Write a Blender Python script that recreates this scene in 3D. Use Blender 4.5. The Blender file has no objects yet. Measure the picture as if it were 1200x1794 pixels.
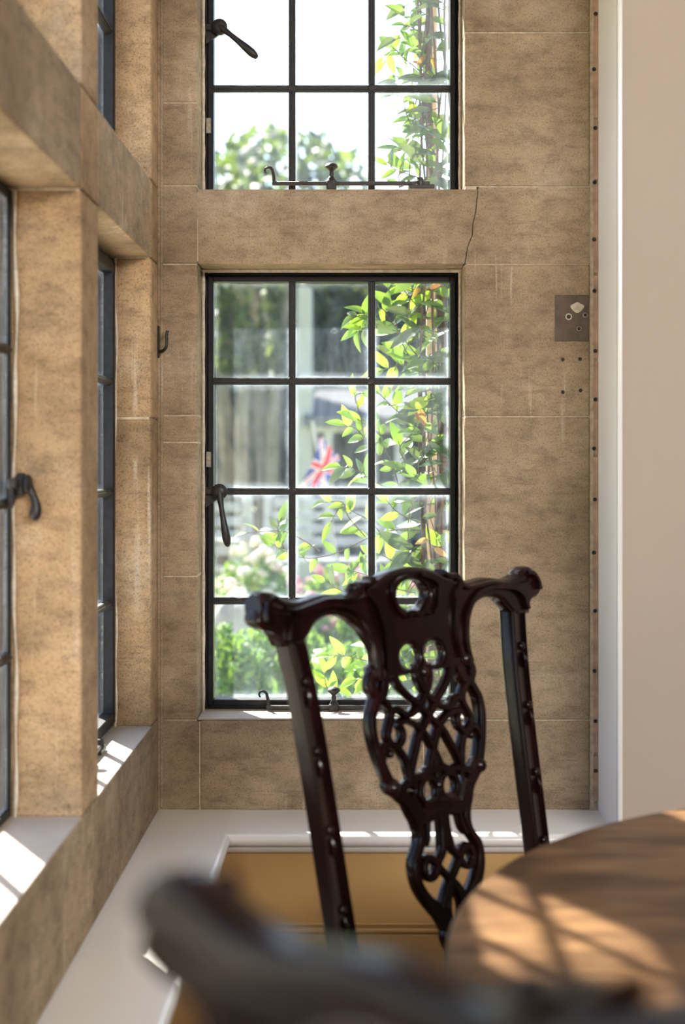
import bpy, bmesh, math, random
from mathutils import Vector, Matrix
S = bpy.context.scene
COL = S.collection
random.seed(7)
PI = math.pi
# ------------------------------------------------------------------ camera
cam_d = bpy.data.cameras.new('camera'); cam = bpy.data.objects.new('camera', cam_d); COL.objects.link(cam)
EYE = 1.14; FPX = 2490.0
cam.location = (0, 0, EYE); cam.rotation_euler = (PI/2, 0, 0)
cam_d.sensor_fit = 'VERTICAL'; cam_d.sensor_height = 36; cam_d.lens = 36*FPX/1794
cam_d.shift_x = -25/1794; cam_d.shift_y = -92/1794
cam_d.clip_start = 0.02; cam_d.clip_end = 500
cam_d.dof.use_dof = True; cam_d.dof.focus_distance = 2.52; cam_d.dof.aperture_fstop = 3.6
S.camera = cam
# ------------------------------------------------------------------ sky, sun, lamps, exposure
SUN_EL, SUN_AZ = math.radians(44), math.radians(30)     # sun stands ahead, 30 degrees to the left
W = bpy.data.worlds.new('sky'); S.world = W; W.use_nodes = True
wn = W.node_tree.nodes; bg = wn['Background']
sky = wn.new('ShaderNodeTexSky'); sky.sky_type = 'NISHITA'; sky.sun_disc = False
sky.sun_elevation = SUN_EL; sky.sun_rotation = -SUN_AZ; sky.dust_density = 1.0; sky.air_density = 1.0
W.node_tree.links.new(sky.outputs[0], bg.inputs[0]); bg.inputs[1].default_value = 0.5
sd = bpy.data.lights.new('sun', 'SUN'); sd.energy = 27.0; sd.angle = math.radians(0.55); sd.color = (1, .93, .82)
sun = bpy.data.objects.new('sun', sd); COL.objects.link(sun)
dirv = Vector((math.sin(SUN_AZ)*math.cos(SUN_EL), -math.cos(SUN_AZ)*math.cos(SUN_EL), -math.sin(SUN_EL)))
sun.rotation_euler = dirv.to_track_quat('-Z', 'Y').to_euler(); sun.location = (-3, 5, 6)
def area(name, loc, target, sx, sy, power, color):
    d = bpy.data.lights.new(name, 'AREA'); d.shape = 'RECTANGLE'; d.size = sx; d.size_y = sy; d.energy = power; d.color = color
    o = bpy.data.objects.new(name, d); COL.objects.link(o); o.location = loc
    o.rotation_euler = (Vector(target)-Vector(loc)).to_track_quat('-Z', 'Y').to_euler(); return o
area('room_fill_light', (1.85, -1.9, 2.36), (.1, 2.4, 1.0), 2.2, .44, 112, (1, .965, .93))  # unseen fill lamp added behind the camera to brighten the room
vs = S.view_settings; vs.view_transform = 'Standard'; vs.look = 'None'; vs.gamma = 1; vs.use_curve_mapping = False
vs.exposure = 0.35
S.cycles.max_bounces = 8; S.cycles.transparent_max_bounces = 24; S.cycles.transmission_bounces = 6
S.cycles.sample_clamp_indirect = 6

# ------------------------------------------------------------------ materials
def new_mat(name):
    m = bpy.data.materials.new(name); m.use_nodes = True
    nt = m.node_tree; return m, nt, nt.nodes, nt.links, nt.nodes['Principled BSDF']
def ramp(N, stops):
    r = N.new('ShaderNodeValToRGB'); el = r.color_ramp.elements
    while len(el) < len(stops): el.new(0.5)
    for e, (p, c) in zip(el, stops):
        e.position = p; e.color = (*c, 1) if len(c) == 3 else c
    return r
def noise(N, L, co, scale, detail=4, rough=.55, mapping=None):
    t = N.new('ShaderNodeTexNoise'); t.inputs['Scale'].default_value = scale
    t.inputs['Detail'].default_value = detail; t.inputs['Roughness'].default_value = rough
    if mapping:
        mp = N.new('ShaderNodeMapping'); mp.inputs['Scale'].default_value = mapping
        L.new(co, mp.inputs[0]); co = mp.outputs[0]
    L.new(co, t.inputs['Vector']); return t
def mix(N, L, a, b, fac, mode='MIX'):
    x = N.new('ShaderNodeMix'); x.data_type = 'RGBA'; x.blend_type = mode
    for sock, v in ((x.inputs[6], a), (x.inputs[7], b), (x.inputs[0], fac)):
        if isinstance(v, (int, float)): sock.default_value = v
        elif isinstance(v, tuple): sock.default_value = (*v, 1)
        else: L.new(v, sock)
    return x.outputs[2]
def bump(N, L, bs, h, strength, dist=.002):
    b = N.new('ShaderNodeBump'); b.inputs['Strength'].default_value = strength; b.inputs['Distance'].default_value = dist
    L.new(h, b.inputs['Height']); L.new(b.outputs[0], bs.inputs['Normal'])
def simple(name, col, rough=.5, metal=0, var=0, scale=30, bmp=0, spec=None, coat=0):
    m, nt, N, L, B = new_mat(name)
    B.inputs['Roughness'].default_value = rough; B.inputs['Metallic'].default_value = metal
    if spec is not None: B.inputs['Specular IOR Level'].default_value = spec
    if coat: B.inputs['Coat Weight'].default_value = coat; B.inputs['Coat Roughness'].default_value = .12
    tc = N.new('ShaderNodeTexCoord'); n = noise(N, L, tc.outputs['Object'], scale)
    c2 = tuple(max(0, c*(1-var)) for c in col)
    r = ramp(N, [(.3, c2), (.7, tuple(min(1, c*(1+var*.6)) for c in col))]); L.new(n.outputs[0], r.inputs[0])
    L.new(r.outputs[0], B.inputs['Base Color'])
    if bmp: bump(N, L, B, n.outputs[0], bmp)
    return m
def stone_mat(name, tint=(1, 1, 1), drips=True, pale=0.0):
    m, nt, N, L, B = new_mat(name)
    g = N.new('ShaderNodeNewGeometry'); P = g.outputs['Position']
    oi = N.new('ShaderNodeObjectInfo')
    T = lambda c: tuple(min(1, a*b) for a, b in zip(c, tint))
    big = noise(N, L, P, 3.2, 5, .6)
    base = ramp(N, [(.3, T((.25, .178, .108))), (.5, T((.365, .268, .168))), (.7, T((.48, .368, .245)))]); L.new(big.outputs[0], base.inputs[0])
    mid = noise(N, L, P, 22, 8, .7, (1, 1, 1.8))
    mr = ramp(N, [(.33, (.42, .42, .45)), (.55, (1, 1, 1)), (.75, (1.0, 1.0, 1.0))]); L.new(mid.outputs[0], mr.inputs[0])
    c = mix(N, L, base.outputs[0], mr.outputs[0], .68, 'MULTIPLY')
    # bedding streaks running along the stone
    st = noise(N, L, P, 9, 6, .7, (1.3, 1.3, 9)); sr = ramp(N, [(.56, (0, 0, 0)), (.68, (1, 1, 1))]); L.new(st.outputs[0], sr.inputs[0])
    ms = N.new('ShaderNodeMath'); ms.operation = 'MULTIPLY'; ms.inputs[1].default_value = .38; L.new(sr.outputs[0], ms.inputs[0])
    c = mix(N, L, c, T((.13, .085, .05)), ms.outputs[0])
    # pale lime bloom
    lb = noise(N, L, P, 6.5, 7, .65); lr = ramp(N, [(.55, (0, 0, 0)), (.74, (1, 1, 1))]); L.new(lb.outputs[0], lr.inputs[0])
    ml = N.new('ShaderNodeMath'); ml.operation = 'MULTIPLY'; ml.inputs[1].default_value = .45; L.new(lr.outputs[0], ml.inputs[0])
    c = mix(N, L, c, (.56, .46, .33), ml.outputs[0])
    if drips:
        dr = noise(N, L, P, 60, 3, .6, (1, 1, .03)); drr = ramp(N, [(.60, (0, 0, 0)), (.68, (1, 1, 1))]); L.new(dr.outputs[0], drr.inputs[0])
        dm = noise(N, L, P, 4.5, 2); dmr = ramp(N, [(.52, (0, 0, 0)), (.62, (1, 1, 1))]); L.new(dm.outputs[0], dmr.inputs[0])
        mm = N.new('ShaderNodeMath'); mm.operation = 'MULTIPLY'; L.new(drr.outputs[0], mm.inputs[0]); L.new(dmr.outputs[0], mm.inputs[1])
        m2 = N.new('ShaderNodeMath'); m2.operation = 'MULTIPLY'; m2.inputs[1].default_value = .6; L.new(mm.outputs[0], m2.inputs[0])
        c = mix(N, L, c, (.62, .52, .40), m2.outputs[0])
    # fine pits
    f = noise(N, L, P, 330, 6, .75); fr = ramp(N, [(.34, (.28, .26, .25)), (.47, (1, 1, 1)), (.72, (1.25, 1.22, 1.2))]); L.new(f.outputs[0], fr.inputs[0])
    c = mix(N, L, c, fr.outputs[0], .8, 'MULTIPLY')
    rr = ramp(N, [(0, (.84, .84, .84)), (1, (1.1, 1.1, 1.1))]); L.new(oi.outputs['Random'], rr.inputs[0])
    c = mix(N, L, c, rr.outputs[0], 1.0, 'MULTIPLY')
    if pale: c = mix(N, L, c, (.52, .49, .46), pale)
    L.new(c, B.inputs['Base Color']); B.inputs['Roughness'].default_value = .88; B.inputs['Specular IOR Level'].default_value = .25
    ad = N.new('ShaderNodeMath'); ad.operation = 'ADD'; L.new(f.outputs[0], ad.inputs[0]); L.new(mid.outputs[0], ad.inputs[1])
    bump(N, L, B, ad.outputs[0], .55, .0022)
    return m
M = {}
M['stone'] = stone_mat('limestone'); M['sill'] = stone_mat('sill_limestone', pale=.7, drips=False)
M['jamb'] = stone_mat('lit_jamb_limestone', tint=(1.22, 1.12, 1.0))  # light on the jambs put into the colour as a brighter, warmer tint
M['mortar'] = simple('lime_mortar', (.50, .41, .29), .9, var=.3, scale=90, bmp=.4)
M['dark_gap'] = simple('open_joint', (.05, .037, .025), .95, var=.4, scale=90)
M['patch'] = simple('cement_patch', (.12, .088, .066), .85, var=.35, scale=45, bmp=.4)
M['lime_pale'] = simple('pale_lime', (.62, .54, .43), .9, var=.25, scale=120, bmp=.4)
M['red_batten'] = simple('red_primer_batten', (.45, .29, .20), .8, var=.28, scale=45, bmp=.3)
M['iron'] = simple('black_painted_iron', (.009, .010, .013), .5, var=.5, scale=90, bmp=.25, spec=.3)
M['iron_worn'] = simple('worn_iron', (.022, .019, .018), .42, var=.5, scale=150, bmp=.15, spec=.4)
M['lead'] = simple('dark_lead', (.018, .017, .017), .5, var=.4, scale=120, bmp=.25, spec=.4)
M['plate'] = simple('bare_steel_plate', (.34, .30, .26), .5, metal=.5, var=.3, scale=200)
M['white_paint'] = simple('white_gloss_paint', (.80, .775, .74), .22, var=.03, scale=8, spec=.6)
M['beige'] = simple('beige_wall_paint', (.45, .375, .31), .85, var=.03, scale=2.5, bmp=.03)
M['white_wall'] = simple('white_wall_paint', (.80, .77, .74), .7, var=.03, scale=5)
M['tan'] = simple('ochre_panel_paint', (.50, .31, .12), .45, var=.06, scale=6)
M['dim_wall'] = simple('dark_unseen_wall', (.14, .095, .06), .7)  # unseen walls coloured dark to keep their reflection out of the panes
M['ceiling'] = simple('ceiling_paint', (.75, .73, .70), .9, var=.02)
M['outer'] = simple('outside_stone', (.45, .37, .26), .9, var=.25, scale=6)
def wood(name, c1, c2, c3, rough, scale=(1, 14, 14), coat=.0, bands=False):
    m, nt, N, L, B = new_mat(name)
    tc = N.new('ShaderNodeTexCoord'); n1 = noise(N, L, tc.outputs['Object'], 3.2, 7, .6, scale)
    r = ramp(N, [(.3, c1), (.5, c2), (.7, c3)]); L.new(n1.outputs[0], r.inputs[0]); c = r.outputs[0]
    n2 = noise(N, L, tc.outputs['Object'], 2.6, 4, .5); r2 = ramp(N, [(.42, (.45, .42, .40)), (.56, (1, 1, 1))]); L.new(n2.outputs[0], r2.inputs[0])
    c = mix(N, L, c, r2.outputs[0], .75 if bands else .3, 'MULTIPLY')
    L.new(c, B.inputs['Base Color']); B.inputs['Roughness'].default_value = rough
    B.inputs['Coat Weight'].default_value = coat; B.inputs['Coat Roughness'].default_value = .15
    bump(N, L, B, n1.outputs[0], .08, .001)
    if name == 'walnut_veneer': B.inputs['Specular IOR Level'].default_value = .2
    if name == 'polished_mahogany': B.inputs['Specular IOR Level'].default_value = .2
    return m
M['mahogany'] = wood('polished_mahogany', (.003, .001, .001), (.007, .0018, .0018), (.018, .004, .004), .24, (14, 14, 1.2), .2)
M['walnut'] = wood('walnut_veneer', (.055, .026, .012), (.13, .066, .029), (.25, .138, .060),     .38, (2.2, 9, 9), .03, True)
M['floorwood'] = wood('oak_floor', (.16, .09, .045), (.24, .14, .07), (.33, .20, .11), .45, (10, 1, 10))
M['seat'] = simple('striped_seat_cloth', (.30, .24, .16), .9, var=.2, scale=60, bmp=.3)
def glass_mat():
    m = bpy.data.materials.new('old_window_glass'); m.use_nodes = True
    nt = m.node_tree; N = nt.nodes; L = nt.links; N.clear()
    out = N.new('ShaderNodeOutputMaterial'); tr = N.new('ShaderNodeBsdfTransparent'); tr.inputs[0].default_value = (.95, .97, .97, 1)
    gl = N.new('ShaderNodeBsdfGlossy'); gl.inputs['Roughness'].default_value = .03
    tl = N.new('ShaderNodeBsdfTranslucent'); tl.inputs[0].default_value = (.42, .50, .60, 1)
    df = N.new('ShaderNodeBsdfDiffuse'); df.inputs[0].default_value = (.80, .84, .88, 1)
    tc = N.new('ShaderNodeTexCoord'); geo = N.new('ShaderNodeNewGeometry'); P = geo.outputs['Position']
    sx = N.new('ShaderNodeSeparateXYZ'); L.new(tc.outputs['UV'], sx.inputs[0])
    def edge(sock):
        a = N.new('ShaderNodeMath'); a.operation = 'SUBTRACT'; a.inputs[1].default_value = .5; L.new(sock, a.inputs[0])
        b = N.new('ShaderNodeMath'); b.operation = 'ABSOLUTE'; L.new(a.outputs[0], b.inputs[0]); return b.outputs[0]
    mx = N.new('ShaderNodeMath'); mx.operation = 'MAXIMUM'; L.new(edge(sx.outputs[0]), mx.inputs[0]); L.new(edge(sx.outputs[1]), mx.inputs[1])
    n1 = noise(N, L, P, 16, 6, .7)
    ad = N.new('ShaderNodeMath'); ad.operation = 'MULTIPLY_ADD'; ad.inputs[1].default_value = .10; L.new(n1.outputs[0], ad.inputs[0]); L.new(mx.outputs[0], ad.inputs[2])
    er = ramp(N, [(.47, (0, 0, 0)), (.515, (.06, .06, .06)), (.56, (.35, .35, .35))]); L.new(ad.outputs[0], er.inputs[0])
    vo = N.new('ShaderNodeTexVoronoi'); vo.inputs['Scale'].default_value = 240; L.new(P, vo.inputs['Vector'])
    vr = ramp(N, [(.04, (.6, .6, .6)), (.09, (0, 0, 0))]); L.new(vo.outputs['Distance'], vr.inputs[0])
    n3 = noise(N, L, P, 7, 5, .7); n3r = ramp(N, [(.48, (0, 0, 0)), (.7, (1, 1, 1))]); L.new(n3.outputs[0], n3r.inputs[0])
    n2 = noise(N, L, P, 40, 6, .75, (1, 1, .25)); r2 = ramp(N, [(.35, (.010, .010, .010)), (.8, (.06, .06, .06))]); L.new(n2.outputs[0], r2.inputs[0])
    sp = N.new('ShaderNodeMath'); sp.operation = 'MULTIPLY'; L.new(vr.outputs[0], sp.inputs[0]); L.new(n3r.outputs[0], sp.inputs[1])
    s1 = N.new('ShaderNodeMath'); s1.operation = 'ADD'; L.new(er.outputs[0], s1.inputs[0]); L.new(sp.outputs[0], s1.inputs[1])
    s2 = N.new('ShaderNodeMath'); s2.operation = 'ADD'; s2.use_clamp = True; L.new(s1.outputs[0], s2.inputs[0]); L.new(r2.outputs[0], s2.inputs[1])
    dd = N.new('ShaderNodeMixShader'); dd.inputs[0].default_value = .4; L.new(tl.outputs[0], dd.inputs[1]); L.new(df.outputs[0], dd.inputs[2])
    m1 = N.new('ShaderNodeMixShader'); L.new(s2.outputs[0], m1.inputs[0]); L.new(tr.outputs[0], m1.inputs[1]); L.new(dd.outputs[0], m1.inputs[2])
    lwt = N.new('ShaderNodeLayerWeight'); lwt.inputs[0].default_value = .5
    pw = N.new('ShaderNodeMath'); pw.operation = 'POWER'; pw.inputs[1].default_value = 5; L.new(lwt.outputs['Facing'], pw.inputs[0])
    fr = N.new('ShaderNodeMath'); fr.operation = 'MULTIPLY_ADD'; fr.inputs[1].default_value = .9; fr.inputs[2].default_value = .03; L.new(pw.outputs[0], fr.inputs[0])
    m2 = N.new('ShaderNodeMixShader'); L.new(fr.outputs[0], m2.inputs[0]); L.new(m1.outputs[0], m2.inputs[1]); L.new(gl.outputs[0], m2.inputs[2])
    L.new(m2.outputs[0], out.inputs[0]); return m
M['glass'] = glass_mat()
def leaf_mat(name, stops, transl=.5, rough=.35, by='object'):
    m = bpy.data.materials.new(name); m.use_nodes = True
    nt = m.node_tree; N = nt.nodes; L = nt.links; B = N['Principled BSDF']; out = N['Material Output']
    if by == 'object': src = N.new('ShaderNodeObjectInfo').outputs['Random']
    else:
        g = N.new('ShaderNodeNewGeometry'); src = g.outputs['Random Per Island']
    r = ramp(N, stops); L.new(src, r.inputs[0])
    tc = N.new('ShaderNodeTexCoord'); n = noise(N, L, tc.outputs['Object'], 60, 4)
    rr = ramp(N, [(.3, (.7, .7, .7)), (.7, (1.1, 1.1, 1.1))]); L.new(n.outputs[0], rr.inputs[0])
    c = mix(N, L, r.outputs[0], rr.outputs[0], .7, 'MULTIPLY')
    L.new(c, B.inputs['Base Color']); B.inputs['Roughness'].default_value = rough
    t = N.new('ShaderNodeBsdfTranslucent'); c2 = mix(N, L, c, (.60, .80, .06), .28, 'MIX'); L.new(c2, t.inputs[0])
    ms = N.new('ShaderNodeMixShader'); ms.inputs[0].default_value = transl
    L.new(B.outputs[0], ms.inputs[1]); L.new(t.outputs[0], ms.inputs[2]); L.new(ms.outputs[0], out.inputs[0]); return m
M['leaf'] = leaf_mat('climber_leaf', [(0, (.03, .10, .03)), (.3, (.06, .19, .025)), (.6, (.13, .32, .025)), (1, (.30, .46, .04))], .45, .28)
M['leaf_dark'] = leaf_mat('climber_dark_leaf', [(0, (.03, .07, .045)), (1, (.07, .15, .07))], .22, .22)  # darker, bluer leaf colour mixed in among the green ones
M['leaf_dead'] = leaf_mat('withered_leaf', [(0, (.20, .07, .03)), (.5, (.55, .17, .05)), (1, (.42, .22, .12))], .35, .6)
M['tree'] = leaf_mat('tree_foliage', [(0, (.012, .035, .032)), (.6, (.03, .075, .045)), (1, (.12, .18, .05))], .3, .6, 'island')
M['tree_dark'] = leaf_mat('dark_foliage', [(0, (.006, .020, .026)), (.75, (.016, .042, .040)), (1, (.06, .10, .04))], .2, .7, 'island')  # darker blue-green foliage, tone varied leaf by leaf
M['hedge'] = leaf_mat('shrub_foliage', [(0, (.02, .08, .025)), (.6, (.06, .19, .03)), (1, (.22, .38, .05))], .35, .5, 'island')
M['blossom'] = leaf_mat('pale_blossom', [(0, (.65, .55, .45)), (.6, (.72, .70, .56)), (1, (.68, .46, .50))], .3, .6, 'island')
M['pink'] = leaf_mat('pink_blossom', [(0, (.60, .16, .32)), (1, (.75, .38, .52))], .4, .6, 'island')
M['bark'] = simple('climber_bark', (.11, .075, .055), .9, var=.5, scale=60, bmp=.6)
M['twig'] = simple('twig_bark', (.13, .07, .045), .8, var=.4, scale=60)
M['stake'] = simple('weathered_stake', (.40, .30, .20), .85, var=.35, scale=30, bmp=.4)
M['lawn'] = simple('lawn', (.27, .31, .13), .95, var=.35, scale=1.5)
M['bounce_pale'] = simple('pale_bounce_ground', (.52, .45, .36), .95, var=.2, scale=8)  # pale tone for the added ground that bounces warm light
M['trunk'] = simple('tree_bark', (.20, .17, .13), .9, var=.4, scale=5, bmp=.5)
M['teak'] = simple('weathered_teak', (.38, .37, .36), .8, var=.2, scale=12)
M['slate'] = simple('grey_roof_slate', (.13, .13, .135), 1.0, var=.2, scale=3)
M['slate'].node_tree.nodes['Principled BSDF'].inputs['Specular IOR Level'].default_value = 0
M['render_pale'] = simple('pale_limewash', (.34, .34, .31), .9, var=.15, scale=2)
M['shelter_shade'] = simple('shelter_shade_boards', (.03, .035, .035), .9, var=.3, scale=3)
M['flag_blue'] = simple('flag_blue_cloth', (.045, .05, .30), .9, var=.1); M['flag_red'] = simple('flag_red_cloth', (.65, .03, .06), .9, var=.1)
M['flag_white'] = simple('flag_white_cloth', (.80, .80, .82), .9, var=.05); M['flag_gold'] = simple('flag_yellow_cloth', (.75, .55, .18), .9, var=.1)
M['rock'] = simple('garden_rock', (.36, .33, .31), .9, var=.3, scale=4, bmp=.6)

# ------------------------------------------------------------------ mesh helpers
class MB:
    def __init__(s): s.v = []; s.f = []; s.mi = []; s.uv = None
    def add(s, vs, fs, mi=0):
        b = len(s.v); s.v += [tuple(p) for p in vs]; s.f += [tuple(b+i for i in f) for f in fs]; s.mi += [mi]*len(fs); return s
    def box(s, a, b, ch=0, mi=0):
        x0, y0, z0 = (min(a[i], b[i]) for i in range(3)); x1, y1, z1 = (max(a[i], b[i]) for i in range(3))
        if ch <= 0:
            vs = [(x, y, z) for x in (x0, x1) for y in (y0, y1) for z in (z0, z1)]
            return s.add(vs, [(0, 1, 3, 2), (4, 6, 7, 5), (0, 4, 5, 1), (2, 3, 7, 6), (0, 2, 6, 4), (1, 5, 7, 3)], mi)
        bm = bmesh.new(); bmesh.ops.create_cube(bm, size=1)
        for v in bm.verts: v.co = ((x0+x1)/2+v.co.x*(x1-x0), (y0+y1)/2+v.co.y*(y1-y0), (z0+z1)/2+v.co.z*(z1-z0))
        bmesh.ops.bevel(bm, geom=list(bm.edges), offset=ch, segments=1, affect='EDGES')
        s.add([v.co[:] for v in bm.verts], [[v.index for v in f.verts] for f in bm.faces], mi) if not bm.verts.index_update() else None
        bm.free(); return s
    def prism(s, pts, axis, a, b, mi=0):          # pts in the plane, extruded along axis from a to b
        def P(p, t): return {'y': (p[0], t, p[1]), 'x': (t, p[0], p[1]), 'z': (p[0], p[1], t)}[axis]
        n = len(pts); vs = [P(p, a) for p in pts]+[P(p, b) for p in pts]
        return s.add(vs, [tuple(range(n))[::-1], tuple(range(n, 2*n))]+[(i, (i+1) % n, n+(i+1) % n, n+i) for i in range(n)], mi)
    def tube(s, pts, r, seg=8, mi=0, sq=None):    # r: number or list; sq=(a,b): cross-section scale on the two side axes
        pts = [Vector(p) for p in pts]; n = len(pts); rs = r if isinstance(r, (list, tuple)) else [r]*n
        vs = []; up = None
        for i, p in enumerate(pts):
            t = (pts[min(i+1, n-1)]-pts[max(i-1, 0)]).normalized()
            if up is None: up = Vector((0, 1, 0)) if abs(t.y) < .9 else Vector((1, 0, 0))
            a = t.cross(up).normalized(); b = a.cross(t).normalized()
            if sq is None: up = b
            for k in range(seg):
                w = 2*PI*(k+.5)/seg; ca, sa = math.cos(w), math.sin(w)
                if sq: e = .55; ca = math.copysign(abs(ca)**e, ca)*sq[0]; sa = math.copysign(abs(sa)**e, sa)*sq[1]
                vs.append(p+a*(ca*rs[i])+b*(sa*rs[i]))
        fs = [(i*seg+k, i*seg+(k+1) % seg, (i+1)*seg+(k+1) % seg, (i+1)*seg+k) for i in range(n-1) for k in range(seg)]
        fs += [tuple(range(seg))[::-1], tuple(range((n-1)*seg, n*seg))]
        return s.add(vs, fs, mi)
    def lathe(s, prof, c, axis=(0, 0, 1), seg=16, mi=0):   # prof: (r, t) along axis
        ax = Vector(axis).normalized(); a = ax.orthogonal().normalized(); b = ax.cross(a); c = Vector(c); vs = []
        for r, t in prof:
            for k in range(seg):
                w = 2*PI*k/seg; vs.append(c+ax*t+(a*math.cos(w)+b*math.sin(w))*max(r, 1e-5))
        n = len(prof); fs = [(i*seg+k, i*seg+(k+1) % seg, (i+1)*seg+(k+1) % seg, (i+1)*seg+k) for i in range(n-1) for k in range(seg)]
        fs += [tuple(range(seg))[::-1], tuple(range((n-1)*seg, n*seg))]
        return s.add(vs, fs, mi)
    def mesh(s, name, mats, smooth=False):
        me = bpy.data.meshes.new(name); me.from_pydata(s.v, [], s.f)
        for m in (mats if isinstance(mats, (list, tuple)) else [mats]): me.materials.append(m)
        if any(s.mi): me.polygons.foreach_set('material_index', s.mi)
        bm = bmesh.new(); bm.from_mesh(me); bmesh.ops.recalc_face_normals(bm, faces=bm.faces); bm.to_mesh(me); bm.free()
        if smooth:
            me.polygons.foreach_set('use_smooth', [True]*len(me.polygons)); me.set_sharp_from_angle(angle=math.radians(42))
        me.update(); return me
    def build(s, name, mats, parent=None, smooth=False):
        return link(name, s.mesh(name, mats, smooth), parent)
def link(name, me, parent=None):
    o = bpy.data.objects.new(name, me); COL.objects.link(o)
    if parent: o.parent = parent
    return o
def tag(o, label=None, cat=None, group=None, kind=None):
    if label: o['label'] = label
    if cat: o['category'] = cat
    if group: o['group'] = group
    if kind: o['kind'] = kind
    return o
def empty(name, loc=(0, 0, 0), rz=0):
    o = bpy.data.objects.new(name, None); COL.objects.link(o); o.location = loc; o.rotation_euler = (0, 0, rz); o.empty_display_size = .1; return o
def spline(pts, n=6, closed=False):               # Catmull-Rom through points
    P = [Vector(p) for p in pts]; out = []; m = len(P)
    rng = range(m if closed else m-1)
    for i in rng:
        p0 = P[(i-1) % m] if closed else P[max(i-1, 0)]; p1 = P[i]; p2 = P[(i+1) % m]; p3 = P[(i+2) % m] if closed else P[min(i+2, m-1)]
        for k in range(n):
            t = k/n; out.append(.5*((2*p1)+(p2-p0)*t+(2*p0-5*p1+4*p2-p3)*t*t+(-p0+3*p1-3*p2+p3)*t**3))
    if not closed: out.append(P[-1])
    return out

# ------------------------------------------------------------------ the stone walls of the bay
YB = 2.5; XL = -.348; XR = .4247; YBo = 2.70; XLo = -.465; TOP = 2.6
OX0, OX1 = -.2798, .189; LZ0, LZ1, UZ0, UZ1 = .683, 1.4846, 1.615, 2.10
fx = lambda px: (px-625)*YB/FPX
fz = lambda py: EYE+(805-py)*YB/FPX
wall_back = MB()
G = .0012
backstones = []
def bstone(x0, x1, z0, z1, mat='stone', parent=None, pts=None):
    backstones.append((x0, x1, z0, z1, mat, pts))
# mortar core behind the stones, left exposed in the joints
def core(a, b): wall_back.box(a, b)
core((XLo, YB+.0015, .45), (OX0-.002, YBo, TOP)); core((OX1+.002, YB+.0018, .45), (XR+.05, YBo, TOP))
core((OX0-.002, YB+.0018, .45), (OX1+.002, YBo, LZ0-.004)); core((OX0-.002, YB+.0018, LZ1+.004), (OX1+.002, YBo, UZ0-.004)); core((OX0-.002, YB+.0018, UZ1+.004), (OX1+.002, YBo, TOP))
core((XLo, YB+.03, -.1), (XR+.05, YBo, .45))
wb = wall_back.build('wall_back', M['mortar']); tag(wb, kind='structure')
crack = [(838, 327), (836, 350), (834, 372), (829, 392), (828, 412), (820, 432), (817, 450), (815, 463)]
crk = [(fx(a), fz(b)) for a, b in crack]
zs = [TOP, fz(57), fz(327), fz(463), fz(730), fz(1262), .523]
for i in range(len(zs)-1):                          # right pier
    z1, z0 = zs[i], zs[i+1]
    if i == 2: continue
    x0 = OX1 if i < 5 else fx(742)
    bstone(x0, fx(1034), z0, z1)
zl = [TOP, fz(180), fz(325), fz(463), fz(728), fz(775), fz(1010), fz(1262), .523]
for i in range(len(zl)-1):
    bstone(XL, OX0 if i < 7 else fx(350), zl[i+1], zl[i])
bstone(fx(350), fx(742), .523, LZ0-.001)
bstone(OX0, OX1, UZ1, TOP)
bstone(fx(742)-.0, fx(742)-.0, 0, 0)
for x0, x1, z0, z1, mat, pts in backstones:
    if x1-x0 < .01: continue
    MB().box((x0+G, YB, z0+G), (x1-G, YB+.19, z1-G), .0016).build('stone', M[mat], wb)
# transom stone with the cracked joint against the pier
tp = [(OX0-.0, UZ0-.001), (OX0, LZ1)]; tr_pts = [(OX0+G, UZ0), (OX0+G, LZ1)]+[(x-.0016, z) for x, z in reversed(crk[:-1] + [(crk[-1][0], LZ1)])]
tr_pts[-1] = (tr_pts[-1][0], UZ0)
MB().prism(tr_pts, 'y', YB, YB+.19).build('stone', M['stone'], wb)
rp = [(x+.0003, z) for x, z in crk]; rp[0] = (rp[0][0], fz(327)-G); rp[-1] = (rp[-1][0], fz(463)+G)
MB().prism(rp+[(fx(1034), fz(463)+G), (fx(1034), fz(327)-G)], 'y', YB, YB+.19).build('stone', M['stone'], wb)
ck = [(x-.003, z) for x, z in crk]+[(x+.002, z) for x, z in reversed(crk)]
MB().prism(ck, 'y', YB+.0006, YB+.02).build('open_joint', M['dark_gap'], wb)
# top of sill stones of the two windows, washed paler
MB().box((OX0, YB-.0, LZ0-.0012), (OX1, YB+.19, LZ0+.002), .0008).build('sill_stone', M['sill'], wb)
# mortar beads along reveals at the iron frame
rb = MB()
for (xa, za, zb_) in ((OX0+.002, LZ0, LZ1), (OX1-.002, LZ0, LZ1), (OX0+.002, UZ0, UZ1), (OX1-.002, UZ0, UZ1)):
    pts = [(xa, 2.575+.0012*math.sin(k*1.7), za+(zb_-za)*k/24) for k in range(25)]; rb.tube(pts, [.003+.0006*math.sin(k*2.3+xa*50) for k in range(25)], 6)
rb.tube([(OX0+(OX1-OX0)*k/16, 2.575, LZ1-.002) for k in range(17)], .0045, 6)
rb.build('mortar_bead', M['lime_pale'], wb, True)
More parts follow.
